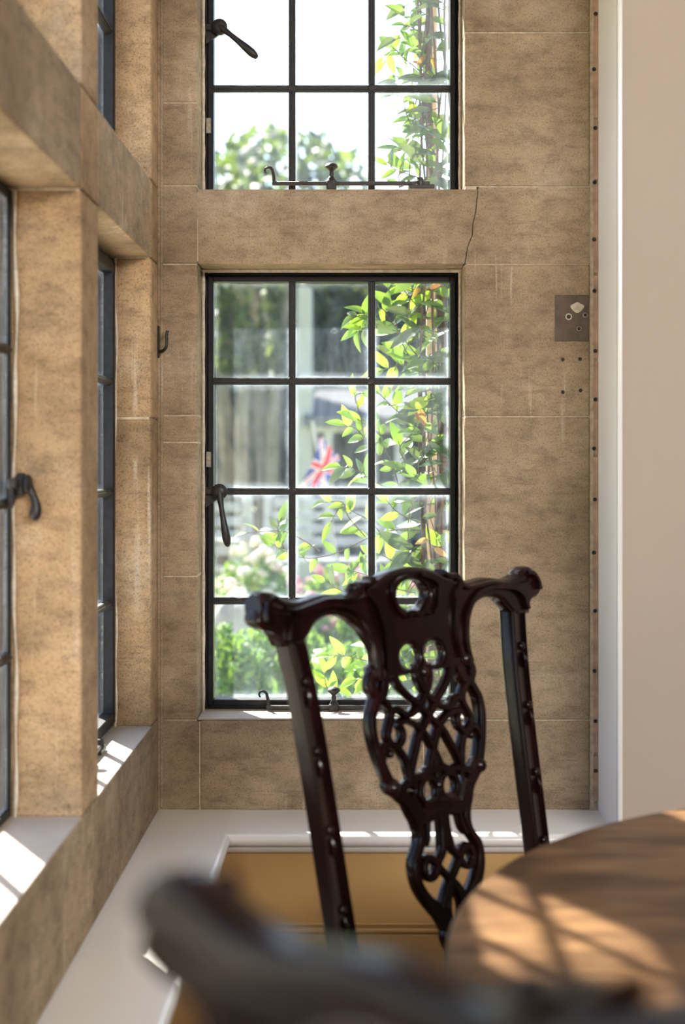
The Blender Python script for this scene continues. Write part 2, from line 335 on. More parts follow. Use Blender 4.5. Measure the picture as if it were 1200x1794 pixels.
# cement patch with plugged holes, four drill holes below
pt = MB().box((fx(972), YB-.0015, fz(598)), (fx(1031), YB+.01, fz(517)), .0008).build('cement_patch', M['patch'], wb)
def hole(px, py, r, ring=0, parent=wb):
    if ring: MB().lathe([(ring, 0), (ring*.9, .0006), (r, .0007)], (fx(px), YB-.0012, fz(py)), (0, -1, 0), 14).build('lime_rim', M['lime_pale'], parent)
    yy = YB-.0019 if parent is not wb or ring else YB
    MB().lathe([(r, .0), (r, .0006)], (fx(px), yy+.0003, fz(py)), (0, -1, 0), 12).build('drilled_hole', M['dark_gap'], parent)
for px, py, r, g in ((996, 555, .0038, .0062), (1025, 552, .0034, 0.0044), (1014, 576, .0034, .0042)): hole(px, py, r, g, pt)
for px, py in ((986, 630), (1016, 629), (986, 687), (1017, 684)): hole(px, py, .0034)
bl = [(fx(1011)+.0115*math.cos(a)*(1+.15*math.sin(3*a)), fz(539)+.0085*math.sin(a)*(1+.12*math.cos(4*a))) for a in [2*PI*k/18 for k in range(18)]]
MB().prism(bl, 'y', YB-.0024, YB).build('lime_filler', M['lime_pale'], pt)
# batten strip beside the plaster
tr1 = MB().box((fx(1034), YB-.001, .523), (fx(1040), YB+.05, TOP)).build('trim_1', M['mortar']); tag(tr1, kind='structure')
bb = MB(); random.seed(3); z = .54
while z < TOP-.1:
    h = random.uniform(.05, .17); xw = random.uniform(.0, .002)
    bb.prism([(fx(1039)+xw, z), (XR, z), (XR, z+h), (fx(1039)+random.uniform(0, .002), z+h), (fx(1038), z+h*.5)], 'y', YB-.0022, YB+.02); z += h+random.choice((.0, .0, .006))
bb.build('red_batten', M['red_batten'], tr1)
for py in (25, 122, 225, 320, 420, 510, 615, 700, 786, 875, 968, 1070, 1175, 1263, 1350):
    x = fx(1042+random.uniform(-2, 1))
    MB().lathe([(.0036, 0), (.0036, .0012), (.0026, .0018), (.0010, .0010)], (x, YB-.0020, fz(py)), (0, -1, 0), 10).build('screw', M['iron_worn'], tr1)

# left wall: three pairs of openings
OP = [(1.913, 2.407), (1.304, 1.798), (.695, 1.189), (.086, .58)]
lw = MB()
def lcore(y0, y1, z0, z1, d=.003):
    lw.box((XL-.004, y0+d, z0+d), (XLo, y1-d, z1-d))
piers = [(2.407, YB), (1.798, 1.913), (1.189, 1.304), (.58, .695), (-.03, .086)]
for a, b in piers: lcore(a-.0005, b+.003, .45, TOP)
for a, b in OP:
    lcore(a-.004, b+.004, .45, .686); lcore(a-.004, b+.004, 1.482, 1.6145); lcore(a-.004, b+.004, 2.10, TOP)
wl = lw.build('wall_left', M['mortar']); tag(wl, kind='structure')
def lstone(y0, y1, z0, z1, mat='stone', name='stone'):
    MB().box((XL, y0+G, z0+G), (XL-.112, y1-G, z1-G), .0022).build(name, M[mat], wl)
LZ = .686
for k, (a, b) in enumerate(piers):
    aa, bb_ = a, (YB+.0 if k == 0 else b)
    lev = [TOP, 2.10, 1.6145, 1.482, 1.12 if k else 1.21, LZ] if k != 1 else [TOP, 2.10, 1.6145, 1.482, LZ]
    for i in range(len(lev)-1): lstone(aa, bb_, lev[i+1], lev[i], 'jamb')
for a, b in OP:
    lstone(a, b, 1.482, 1.6145); lstone(a, b, 2.10, TOP)
for a, b in ((1.876, YB), (1.20, 1.876), (.55, 1.20), (-.03, .55)): lstone(a, b, .523, LZ-.0005)
for a, b in OP:
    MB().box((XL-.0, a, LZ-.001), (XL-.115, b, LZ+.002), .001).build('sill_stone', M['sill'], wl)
mj = MB()
for yj, x0_, dd in ((2.407, -.409, .0), (1.798, -.432, .0)):
    pts = [(x0_+.002*math.sin(k*.33)+.001*math.sin(k*1.1), yj-.002, LZ+(1.48-LZ)*k/30) for k in range(31)]
    mj.tube(pts, [.0022+.001*math.sin(k*1.3) for k in range(31)], 6)
mj.build('mortar_bead', M['lime_pale'], wl, True)
MB().box((XLo, -2.6, -.1), (XL, -.03, TOP)).build('wall_left', M['dim_wall']).__setitem__('kind', 'structure')
MB().box((XLo, -.03, -.1), (XL-.03, YBo, .45)).build('wall_left', M['outer']).__setitem__('kind', 'structure')
# narrow stone fillet in the corner
cf = MB(); cf.tube([(XL+.004, YB-.002, .53), (XL+.004, YB-.002, TOP)], .0045, 6); cf.tube([(XL+.001, YB-.012, .53), (XL+.001, YB-.012, TOP)], .003, 6)
tag(cf.build('trim_2', M['stone']), kind='structure')

# right return, beige wall, room shell
tag(MB().box((XR, 2.31, -.1), (XR+.12, YBo, TOP)).build('wall_right', M['white_wall']), kind='structure')
tb = MB().box((XR-.002, 2.300, .0), (XR+.006, 2.314, TOP), .002).build('trim_3', M['white_paint']); tag(tb, kind='structure')
tag(MB().box((XR+.004, 2.303, -.1), (3.1, 2.42, TOP)).build('wall_front', M['beige']), kind='structure')
tag(MB().box((3.0, -2.6, -.1), (3.12, 2.303, TOP)).build('wall_east', M['mahogany']), kind='structure')
tag(MB().box((XLo, -2.7, -.1), (3.12, -2.6, TOP)).build('wall_rear', M['dim_wall']), kind='structure')
tag(MB().box((XLo, -2.7, TOP), (3.12, YBo, TOP+.12)).build('ceiling', M['ceiling']), kind='structure')
fl = MB().box((XLo, -2.7, -.12), (3.12, YBo, -.006)).build('floor', M['dark_gap']); tag(fl, kind='structure')
brd = MB().box((-.0595, -1.2, -.006), (.0595, 1.2, 0), .0012).mesh('floor_board', M['floorwood'])
for i in range(28):
    for j in range(2):
        o = link('floor_board', brd, fl); o.location = (-.28+i*.12, 1.1-2.405*j+(.3 if i % 2 else 0)*0, 0)

# window board and panelling below
ZL = .523
lg = empty('window_board', (0, 0, ZL)); tag(lg, 'white gloss painted window board running round the bay below the stone', 'shelf')
def bull(n=6, r=.010): return [(r*math.sin(a)-r, r*math.cos(a)-r) for a in [PI*k/n for k in range(n+1)]]
def board(pts, path_axis, a, b): pass
yF = 2.335; xF = -.2077
prof = [(.18, 0)]+[(.011-.011*math.sin(PI*k/8), -.011+.011*math.cos(PI*k/8)) for k in range(9)]+[(.18, -.022)]
bd = MB(); n_ = len(prof); vs = [(xF-o_, -.03, z) for o_, z in prof]+[(xF-o_, yF+o_, z) for o_, z in prof]+[(XR, yF+o_, z) for o_, z in prof]
bd.add(vs, [tuple(range(n_))[::-1], tuple(range(2*n_, 3*n_))]+[(q*n_+i, q*n_+(i+1) % n_, (q+1)*n_+(i+1) % n_, (q+1)*n_+i) for q in range(2) for i in range(n_)])
bd.build('board', M['white_paint'], lg, True)
cv = MB().prism([(yF+.014, -.022), (yF+.004, -.022), (yF+.006, -.028), (yF+.014, -.034), (yF+.02, -.034)], 'x', xF-.012, XR).build('scotia_moulding', M['white_paint'], lg, True)
ap = empty('window_seat_panelling', (0, 0, 0)); tag(ap, kind='structure'); ap.name = 'trim_4'
yP = yF+.016; xP = xF-.016
MB().box((xP, yP, .30), (XR, yP+.02, ZL-.022)).build('back_panel', M['tan'], ap)
MB().box((xP, yP-.004, .0), (XR, yP+.02, .355), .002).build('lower_rail', M['tan'], ap)
mo = MB(); mo.tube([(xP, yP-.003, .362), (XR, yP-.003, .362)], .004, 8); mo.tube([(xP, yP-.002, .372), (XR, yP-.002, .372)], .0025, 8); mo.build('panel_moulding', M['tan'], ap, True)
MB().box((xP-.02, -.03, .0), (xP, yP+.02, ZL-.022)).build('side_panel', M['tan'], ap)
MB().box((XL-.01, -.03, .0), (xF-.001, -.01, ZL-.022)).build('end_panel', M['tan'], ap)

# ------------------------------------------------------------------ windows
def pane_mesh(w, h):
    me = bpy.data.meshes.new('pane'); t = .0015
    r = .004; m = MB().box((-w/2, -t, -h/2), (w/2, t, h/2)); me = m.mesh('pane', M['glass'])
    uv = me.uv_layers.new(name='UVMap')
    for l in me.loops:
        c = me.vertices[l.vertex_index].co; uv.data[l.index].uv = (c.x/w+.5, c.z/h+.5)
    return me
def ring(m, x0, x1, z0, z1, w, y0, y1, ch=.0012):
    m.box((x0, y0, z0), (x0+w, y1, z1), ch); m.box((x1-w, y0, z0), (x1, y1, z1), ch)
    m.box((x0+w, y0, z0), (x1-w, y1, z0+w), ch); m.box((x0+w, y0, z1-w), (x1-w, y1, z1), ch)
def window(name, loc, rz, w, h, cols, rows, fw, sash, deep, bar_z=None, gy=.0125):
    """Iron casement in its own frame; local x across, z up, y outward; front of the frame at y=0."""
    root = empty(name, loc, rz); tag(root, kind='structure')
    f = MB(); ring(f, -w/2, w/2, 0, h, fw, 0, .03); f.build('window_frame', M['iron'], root)
    s = MB(); i = fw-.001; ring(s, -w/2+i, w/2-i, i, h-i, sash, -.006-deep, .022)
    s.build('casement', M['iron'], root)
    gx0, gx1, gz0, gz1 = -w/2+i+sash-.002, w/2-i-sash+.002, i+sash-.002, h-i-sash+.002
    xs = [gx0+(gx1-gx0)*k/cols for k in range(cols+1)]
    zz = bar_z if bar_z else [gz0+(gz1-gz0)*k/rows for k in range(rows+1)]
    zz = [gz0]+list(zz[1:-1])+[gz1]
    bw = .0062
    for x in xs[1:-1]:
        b = MB(); b.box((x-bw, -.001, gz0), (x+bw, .008, gz1), .0018); b.box((x-.0022, -.0028, gz0), (x+.0022, .0, gz1), .0008); b.build('glazing_bar', M['lead'], root)
    for z in zz[1:-1]:
        b = MB(); b.box((gx0, -.002, z-bw), (gx1, .009, z+bw), .0018); b.box((gx0, -.0042, z-.0022), (gx1, -.001, z+.0022), .0008)
        for x in xs[1:-1]: b.lathe([(.0085, 0), (.008, .002), (.005, .0032)], (x, -.002, z), (0, -1, 0), 10)
        b.build('glazing_bar', M['lead'], root)
    for j in range(len(zz)-1):
        for k in range(cols):
            pw = xs[k+1]-xs[k]-2*bw+.004; ph = zz[j+1]-zz[j]-2*bw+.004
            o = link('pane', pane_mesh(pw, ph), root); o.location = ((xs[k]+xs[k+1])/2, gy, (zz[j]+zz[j+1])/2)
            o.rotation_euler = (random.uniform(-.004, .004), 0, random.uniform(-.005, .005))
    return root
def handle(root, x, z, ang, L=.10, y=-.012):
    """cockspur handle: disc pivot on a bracket, teardrop lever"""
    b = MB(); b.box((x-.027, y-.004, z-.006), (x, y+.008, z+.007), .002); b.lathe([(.0145, -.004), (.0145, .004), (.012, .006)], (x, y-.003, z), (0, -1, 0), 20)
    b.prism([(x-.026, z-.030), (x-.026, z+.008), (x-.004, z+.008), (x+.004, z-.008)], 'y', y+.001, y+.007)
    h = b.build('casement_handle', M['iron_worn'], root, True)
    d = Vector((math.sin(ang), 0, -math.cos(ang))); P = Vector((x, y-.010, z)); pts = []; rs = []
    for t, r in ((0, .0075), (.1, .0065), (.3, .0048), (.5, .0055), (.7, .0072), (.85, .0078), (.95, .006), (1.0, .0025)):
        pts.append(P+d*L*t+Vector((0, -.012*math.sin(t*2.4), 0))); rs.append(r)
    l = MB(); l.tube(spline(pts, 3), [rs[min(int(i/3), 7)]*(1-(i % 3)/3)+rs[min(int(i/3)+1, 7)]*((i % 3)/3) for i in range(22)], 10)
    l.lathe([(.012, -.001), (.0125, .003), (.009, .006), (.004, .007)], P, (0, -1, 0), 18)
    l.build('lever', M['iron_worn'], h, True)
def stay(root, x0, x1, xp, xe, z, y=-.022):
    b = MB(); b.box((x0, y, z-.0035), (x1, y+.007, z+.0035), .001)
    curl = [(x0+.003, z), (x0+.003, z+.012), (x0+.001, z+.021)]
    for k in range(10):
        a = .35+k*.42; r = .0085*(1-k/17); curl.append((x0-.008+r*math.cos(a), z+.022+r*math.sin(a)))
    cu = spline([(a, y+.003, c) for a, c in curl], 3); n = len(cu)
    b.tube(cu, [.0032-(.0018*i/n) for i in range(n)], 8)
    s = b.build('casement_stay', M['iron_worn'], root, True)
    p = MB(); p.box((xp-.009, y-.004, z-.012), (xp+.009, y+.016, z+.006), .002)
    p.lathe([(.0085, .004), (.0065, .010), (.0040, .013), (.0045, .018), (.0035, .022), (.0075, .026), (.0115, .029), (.0120, .031), (.0095, .035), (.003, .0375)], (xp, y+.004, z), (0, 0, 1), 18)
    p.build('stay_pin', M['iron_worn'], root, True)
    q = MB(); q.box((xe-.020, y-.002, z-.010), (xe+.026, y+.018, z-.002), .001); q.lathe([(.007, -.004), (.007, .005), (.0055, .006), (.0055, .011)], (xe, y+.004, z), (0, 0, 1), 14)
    q.build('stay_pivot', M['iron_worn'], root, True)
def keep(root, x, z):
    k = MB(); k.box((x-.0045, -.0095, z-.014), (x+.0045, -.004, z+.014), .0008); k.lathe([(.0028, 0), (.0028, .001), (.001, .0012)], (x, -.0092, z), (0, -1, 0), 10)
    k.build('latch_plate', M['plate'], root)
yW = 2.59; cxw = (OX0+OX1)/2; ww = OX1-OX0-.004
wz = lambda py: EYE+(805-py)*yW/FPX
wx = lambda px: (px-625)*yW/FPX
z0 = LZ0+.003; hh = LZ1-z0-.004
rows_l = [0]+[wz(p)-z0 for p in (1053, 861, 668)]+[1]
w1 = window('window_1', (cxw, yW, z0), 0, ww, hh, 3, 4, .008, .010, 0, rows_l)
handle(w1, wx(386)-cxw, wz(861)-z0, .17, .100)
stay(w1, wx(468)-cxw, wx(740)-cxw, wx(585)-cxw, wx(735)-cxw, wz(1236)-z0); keep(w1, wx(366)-cxw, wz(805)-z0)
zu = UZ0-.022; hu = UZ1-zu+.0
w2 = window('window_2', (cxw, yW, zu), 0, ww, hu, 3, 2, .008, .010, 0, [0, wz(155)-zu, 1])
handle(w2, wx(386)-cxw, wz(52)-zu, .86, .092)
stay(w2, wx(478)-cxw, wx(752)-cxw, wx(581)-cxw, wx(735)-cxw, wz(325)-zu); keep(w2, wx(366)-cxw, wz(222)-zu)
n = 3
for i, (a, b) in enumerate(OP):
    xf = -.413 if i != 1 else -.4365
    for (zz0, zz1, rows) in ((LZ+.003, 1.480, 4), (UZ0+.001, UZ1, 2)):
        r = window('window_%d' % n, (xf-.0, (a+b)/2, zz0), PI/2, b-a-.004, zz1-zz0, 3, rows, .009 if i != 1 else .005, .018 if i == 0 else .011 if i != 1 else .007, .0 if i != 1 else -.005, None, .0125 if i != 1 else .004)
        n += 1
        if i == 0 and rows == 4: 
            stay(r, -.16, .045, -.06, .025, .010)
        if i == 1 and rows == 4: handle(r, .234, .42, -.05, .045)

# hook on the corner
hk = MB(); hk.box((XL, 2.478, fz(628)), (XL+.0035, 2.492, fz(572)), .001)
hp = spline([(XL+.002, 2.482, fz(617)), (XL+.010, 2.474, fz(617)), (XL+.0165, 2.470, fz(611)), (XL+.018, 2.470, fz(600)), (XL+.0175, 2.470, fz(590)), (XL+.0195, 2.470, fz(582))], 5)
hk.tube(hp, .0029, 8); hko = hk.build('wall_hook', M['iron_worn'], None, True)
tag(hko, 'small bent iron hook fixed in the stone corner left of the window', 'hook')

# ------------------------------------------------------------------ chairs
rake = lambda v: .18*(.98-v) if v > .45 else .0954-.20*(.45-v)*0
def fwd(v): return .18*(.98-v) if v >= .43 else .099-.30*(.43-v)
def bend(me):
    for v in me.vertices: v.co.y -= fwd(v.co.z)
    me.update(); return me
def curve_plate(name, loops, depth, bev, mat):
    cu = bpy.data.curves.new(name, 'CURVE'); cu.dimensions = '2D'; cu.fill_mode = 'BOTH'; cu.extrude = depth/2-bev; cu.bevel_depth = bev; cu.bevel_resolution = 2; cu.offset = -bev
    for lp in loops:
        s = cu.splines.new('POLY'); s.points.add(len(lp)-1); s.use_cyclic_u = True
        for p, q in zip(s.points, lp): p.co = (q[0], q[1], 0, 1)
    o = bpy.data.objects.new(name, cu); COL.objects.link(o)
    bpy.context.view_layer.update()
    me = bpy.data.meshes.new_from_object(o.evaluated_get(bpy.context.evaluated_depsgraph_get()))
    bpy.data.objects.remove(o); bpy.data.curves.remove(cu)
    for v in me.vertices: x, y, z = v.co; v.co = (x, z+depth/2, y)      # stands up: x across, z up, y through
    me.materials.clear(); me.materials.append(mat)
    bm = bmesh.new(); bm.from_mesh(me); bmesh.ops.recalc_face_normals(bm, faces=bm.faces); bm.to_mesh(me); bm.free()
    me.polygons.foreach_set('use_smooth', [True]*len(me.polygons)); me.set_sharp_from_angle(angle=math.radians(50)); return me
mm = lambda L: [(a/1000, b/1000) for a, b in L]
def circ(cx_, cz_, rx, rz, n=22, rot=0): return [(cx_+rx*math.cos(a)*math.cos(rot)-rz*math.sin(a)*math.sin(rot), cz_+rx*math.cos(a)*math.sin(rot)+rz*math.sin(a)*math.cos(rot)) for a in [2*PI*k/n for k in range(n)]]
def sm(L, n=4): return [(p.x, p.y) for p in spline([(a, b, 0) for a, b in L], n)]
# half outlines (right side, millimetres: across, height)
top_half = [(0, 1001), (25, 999), (50, 993), (70, 985), (84, 983), (90, 978), (104, 983), (112, 976), (130, 974), (165, 977), (205, 972), (232, 976), (247, 984), (266, 986), (276, 970), (284, 954), (272, 944), (256, 939), (247, 922)]
low_half = [(212, 922), (197, 935), (186, 945), (166, 951), (144, 950), (122, 942), (106, 927), (96, 908), (92, 893), (84, 866), (60, 866), (30, 868), (0, 868)]
T = sm(mm(top_half)); Lw = sm(mm(low_half)); R = T+Lw
outline = R+[(-x, z) for x, z in reversed(R[1:-1])]
hole_c = circ(0, .965, .033, .020); hA = circ(.024, .889, .0195, .0155); hB = circ(-.024, .889, .0195, .0155)
crest_me = curve_plate('crest_rail', [outline, hole_c, hA, hB], .025, .0055, M['mahogany'])
for v in crest_me.vertices:
    if v.co.z < .945: v.co.y *= 1-.42*min(1, (.945-v.co.z)/.04)*(1 if abs(v.co.x) < .15 else 0)
bend(crest_me)
def strap(m, L, w, d=.013, n=6, closed=False, y=None):
    """carved strap following a line on the chair back; w full width, d depth"""
    pts = spline([(a/1000, 0, b/1000) for a, b in L], n, closed)
    if closed: pts.append(pts[0])
    N_ = len(pts); seg = 8; yc = d/2 if y is None else y; vs = []
    for i, p in enumerate(pts):
        a = pts[max(i-1, 0)]; b = pts[min(i+1, N_-1)]
        if closed and i in (0, N_-1): a, b = pts[-2], pts[1]
        t = (b-a).normalized(); s = Vector((t.z, 0, -t.x)); ww_ = w(i/(N_-1)) if callable(w) else w
        for (u, q) in ((-.5, -.25), (-.32, -.5), (.32, -.5), (.5, -.25), (.5, .3), (.4, .5), (-.4, .5), (-.5, .3)):
            vs.append(p+s*(u*ww_/1000)+Vector((0, yc+q*d, 0)))
    fs = [(i*seg+k, i*seg+(k+1) % seg, (i+1)*seg+(k+1) % seg, (i+1)*seg+k) for i in range(N_-1) for k in range(seg)]
    if not closed: fs += [tuple(range(seg))[::-1], tuple(range((N_-1)*seg, N_*seg))]
    m.add(vs, fs)
def both(m, L, *a, **k):
    strap(m, L, *a, **k); strap(m, [(-x, z) for x, z in L], *a, **k)
def knob(m, x, z, r, y=.008, sy=1.25):
    for s_ in (1, -1) if x else (1,):
        prof = [(r*math.sin(a), -r*sy*math.cos(a)) for a in [PI*k/8 for k in range(9)]]
        m.lathe(prof, (s_*x/1000, y, z/1000), (0, 1, 0), 14)
def crest_carving():
    m = MB()
    both(m, [(238, 930), (232, 948), (214, 960), (186, 964), (160, 965), (134, 961), (112, 948), (97, 928), (90, 905), (90, 885), (93, 872)], 8, .014, y=0.0)
    both(m, [(240, 965), (222, 963), (200, 966), (166, 971), (135, 969), (112, 968), (98, 972)], 6, .012, y=-.0005)
    both(m, [(96, 974), (84, 964), (76, 945), (72, 925), (72, 900), (76, 880)], 7, .014, y=.0)
    both(m, [(14, 990), (30, 987), (45, 978), (46, 965), (40, 950), (28, 941)], 6, .012, y=0)
    strap(m, [(-22, 941), (-10, 944), (0, 941), (10, 944), (22, 941)], 7, .012, y=0)
    both(m, [(70, 990), (82, 984), (92, 984), (100, 978)], 8, .020, y=.010)
    knob(m, 104, 981, .0065, .012); knob(m, 88, 984, .005, .012); knob(m, 88, 876, .0125)
    both(m, [(254, 980), (264, 976), (271, 966), (272, 955)], 7, .014, y=-.001)
    return m
carv_me = bend(crest_carving().mesh('crest_carving', M['mahogany'], True))
def splat():
    m = MB()
    # outer scrolls
    both(m, [(88, 880), (98, 868), (101, 858), (95, 846), (100, 836), (108, 822), (109, 800), (103, 775), (94, 752), (86, 738), (74, 726)], lambda t: 16-4*math.sin(PI*t), .016)
    knob(m, 88, 738, .0115); 
    both(m, [(84, 886), (76, 868), (82, 850), (98, 846)], 15, .016)
    both(m, [(96, 850), (80, 840), (72, 824), (80, 808), (84, 798), (78, 787), (66, 785), (57, 792), (56, 803), (63, 811)], 9)
    both(m, [(63, 811), (48, 812), (30, 806), (16, 796), (4, 778), (-6, 760), (-14, 742)], 9)          # ring tail into lattice
    # straps from the twin loops crossing down the middle
    both(m, [(58, 872), (52, 858), (40, 846), (22, 832), (6, 818), (-10, 804), (-24, 792), (-34, 776), (-46, 756), (-54, 738)], 9.5)
    both(m, [(10, 878), (12, 862), (4, 846), (-10, 832), (-30, 820), (-46, 820), (-58, 828), (-70, 826)], 9)
    knob(m, 0, 868, .010); strap(m, [(0, 872), (0, 858), (0, 846), (0, 836)], lambda t: 12-7*t)
    # lower C straps enclosing the side loops
    both(m, [(100, 770), (92, 786), (78, 788), (64, 778), (56, 762), (52, 745), (46, 730)], 9.5)
    knob(m, 82, 777, .006)
    strap(m, [(0, 776), (0, 756), (0, 740), (0, 728)], lambda t: 7+6*t); knob(m, 0, 727, .009)
    both(m, [(0, 744), (12, 748), (26, 742), (40, 742), (54, 738), (72, 732)], 9.5)
    # twin rings
    strap(m, circ(20, 722, 17, 17, 12), 9, closed=True, n=3); strap(m, circ(-20, 722, 17, 17, 12), 9, closed=True, n=3)
    both(m, [(86, 738), (74, 728), (62, 716), (56, 702), (50, 690), (47, 676), (49, 664), (56, 654), (63, 644), (65, 632), (62, 616), (54, 602), (42, 588), (30, 576), (20, 562), (14, 546), (14, 530)], lambda t: 22-10*math.sin(PI*min(1, t*1.15)), .016)
    both(m, [(60, 722), (48, 704), (40, 694), (24, 698), (0, 702)], 20, .013)
    strap(m, [(-34, 700), (0, 704), (34, 700)], 22, .013); strap(m, [(-30, 692), (0, 696), (30, 692)], 16, .013)
    both(m, [(6, 694), (5, 678), (7, 660), (10, 646), (20, 636), (30, 622), (42, 620), (49, 630), (44, 642), (33, 643), (22, 632), (8, 618), (-8, 604), (-20, 588), (-27, 574)], 9)
    both(m, [(2, 690), (2, 670), (0, 650)], 9)
    both(m, [(30, 694), (33, 682), (36, 668), (42, 660)], 8)
    both(m, [(0, 612), (8, 596), (14, 578), (12, 560), (6, 545)], 9)
    strap(m, [(0, 548), (0, 520), (0, 500), (0, 470)], lambda t: 44+26*t**1.5, .016)
    both(m, [(16, 560), (26, 548), (24, 536)], 9)
    return m
splat_me = bend(splat().mesh('pierced_splat', M['mahogany'], True))
def stile_mesh(s):
    m = MB(); pts = [(225, 940), (219, 905), (213, 860), (208, 790), (204, 700), (200, 600), (194, 500), (190, 430), (190, 300), (192, 150), (194, 0)]
    pts = spline([(s*a/1000, 0, b/1000) for a, b in pts], 4); vs = []; n_ = len(pts)
    for p in pts:
        w = .0155 if p.z > .5 else .017; d = .028 if p.z > .5 else .034
        for (a, q) in ((-w, .004), (-w+.003, .0), (-.004, .0025), (.004, .0025), (w-.003, .0), (w, .004), (w, d-.004), (w-.004, d), (-w+.004, d), (-w, d-.004)):
            vs.append((p.x+a, q, p.z))
    k = 10; m.add(vs, [(i*k+j, i*k+(j+1) % k, (i+1)*k+(j+1) % k, (i+1)*k+j) for i in range(n_-1) for j in range(k)]+[tuple(range(k))[::-1], tuple(range((n_-1)*k, n_*k))])
    # carved cabochons down the face
    for z in (.88, .80, .71, .62):
        x = s*(.200+(z-.55)*.05); prof = [(.006*math.sin(a), -.004*math.cos(a)) for a in [PI*q/6 for q in range(7)]]
        m.lathe(prof, (x, .001, z), (0, 1, 0), 10); m.tube([(x, .0005, z-.03), (x, -.0012, z-.018), (x, .0005, z-.008)], [.001, .004, .001], 6)
    me = m.mesh('stile', M['mahogany'], True)
    return bend(me)
stiles = [stile_mesh(1), stile_mesh(-1)]
def ear_mesh(s):
    # moulded scroll block at the tip of the crest rail
    m = MB(); 
    prof = [(-.002, 0), (.006, -.004), (.016, -.004), (.028, 0), (.030, .01), (.024, .02)]
    pts = [(228, 962), (242, 968), (256, 972), (268, 974), (277, 973)]; ht = [.007, .010, .013, .0155, .0145]
    vs = []; k = 10
    for (a, b), h in zip(pts, ht):
        for q in range(k):
            w = 2*PI*q/k; tilt = .25
            vs.append((s*(a/1000)+s*.012*math.sin(w)*-.35*(h/.019), .012+math.cos(w)*(.0125+h*.12), b/1000+math.sin(w)*h-.003))
    n_ = len(pts); m.add(vs, [(i*k+j, i*k+(j+1) % k, (i+1)*k+(j+1) % k, (i+1)*k+j) for i in range(n_-1) for j in range(k)]+[tuple(range(k))[::-1], tuple(range((n_-1)*k, n_*k))])
    return bend(m.mesh('crest_ear', M['mahogany'], True))
ears = [ear_mesh(1), ear_mesh(-1)]
def chair(loc, rz, label):
    r = empty('dining_chair', loc, rz); tag(r, label, 'chair')
    c = link('crest_rail', crest_me, r); link('carving', carv_me, c)
    for e in ears: link('scroll_ear', e, c)
    link('pierced_splat', splat_me, r)
    for s_ in stiles: link('stile', s_, r)
    y0 = -.105; y1 = -.50
    seat = MB(); pts = [(-.20, y0), (.20, y0), (.255, y1), (-.255, y1)]
    seat.prism(pts, 'z', .40, .455); so = seat.build('seat_rail', M['mahogany'], r)
    cs = MB(); L_ = [(-.19, y0+-.005), (.19, y0-.005), (.24, y1+.015), (-.24, y1+.015)]
    rows = [(1, .455), (.99, .470), (.93, .482), (.75, .488)]
    cy_ = sum(p[1] for p in L_)/4; vs = []
    for f_, z in rows: vs += [(p[0]*f_, cy_+(p[1]-cy_)*f_, z) for p in L_]
    cs.add(vs, [(i*4+j, i*4+(j+1) % 4, (i+1)*4+(j+1) % 4, (i+1)*4+j) for i in range(3) for j in range(4)]+[(12, 13, 14, 15)]); cs.build('seat', M['seat'], r, True)
    for s_ in (1, -1):
        MB().box((s_*.255-.0 if s_ < 0 else .215, y1, 0), (s_*.215 if s_ < 0 else .255, y1+.04, .40), .003).build('leg', M['mahogany'], r)
    st = MB()
    for s_ in (1, -1): st.box((s_*.215-.008, y1+.03, .13), (s_*.215+.008, .02, .16), .002)
    st.box((-.21, -.30, .135), (.21, -.284, .16), .002); st.build('stretcher', M['mahogany'], r)
    return r
chair((.073, 1.835, 0), math.atan2(.743, .669), 'dark carved mahogany dining chair with pierced splat, standing before the leaded window')
chair((.138, .365, 0), math.atan2(.672, -.74), 'blurred carved chair top nearest the camera at the bottom edge')

# ------------------------------------------------------------------ round table
tb = empty('round_table', (.643, 1.131, 0)); tag(tb, 'round walnut table with figured top and sun patches at lower right', 'table')
tp = MB(); R_ = .5715; tp.lathe([(R_-.05, .708), (R_-.012, .712), (R_-.004, .720), (R_, .728), (R_-.001, .735), (R_-.006, .740), (R_-.05, .7402), (.001, .7402)], (0, 0, 0), (0, 0, 1), 128)
tp.build('table_top', M['walnut'], tb, True)
pd = MB(); pd.lathe([(.16, .706), (.15, .69), (.05, .66), (.045, .60), (.07, .52), (.085, .44), (.06, .36), (.045, .32), (.08, .28), (.085, .24), (.05, .20)], (0, 0, 0), (0, 0, 1), 32); pd.build('pedestal', M['walnut'], tb, True)
for k in range(3):
    a = math.radians(40+120*k); lgm = MB()
    lgm.tube(spline([(.04*math.cos(a), .04*math.sin(a), .25), (.16*math.cos(a), .16*math.sin(a), .22), (.27*math.cos(a), .27*math.sin(a), .10), (.36*math.cos(a), .36*math.sin(a), .022)], 5), .022, 8)
    lgm.build('leg', M['walnut'], tb, True)

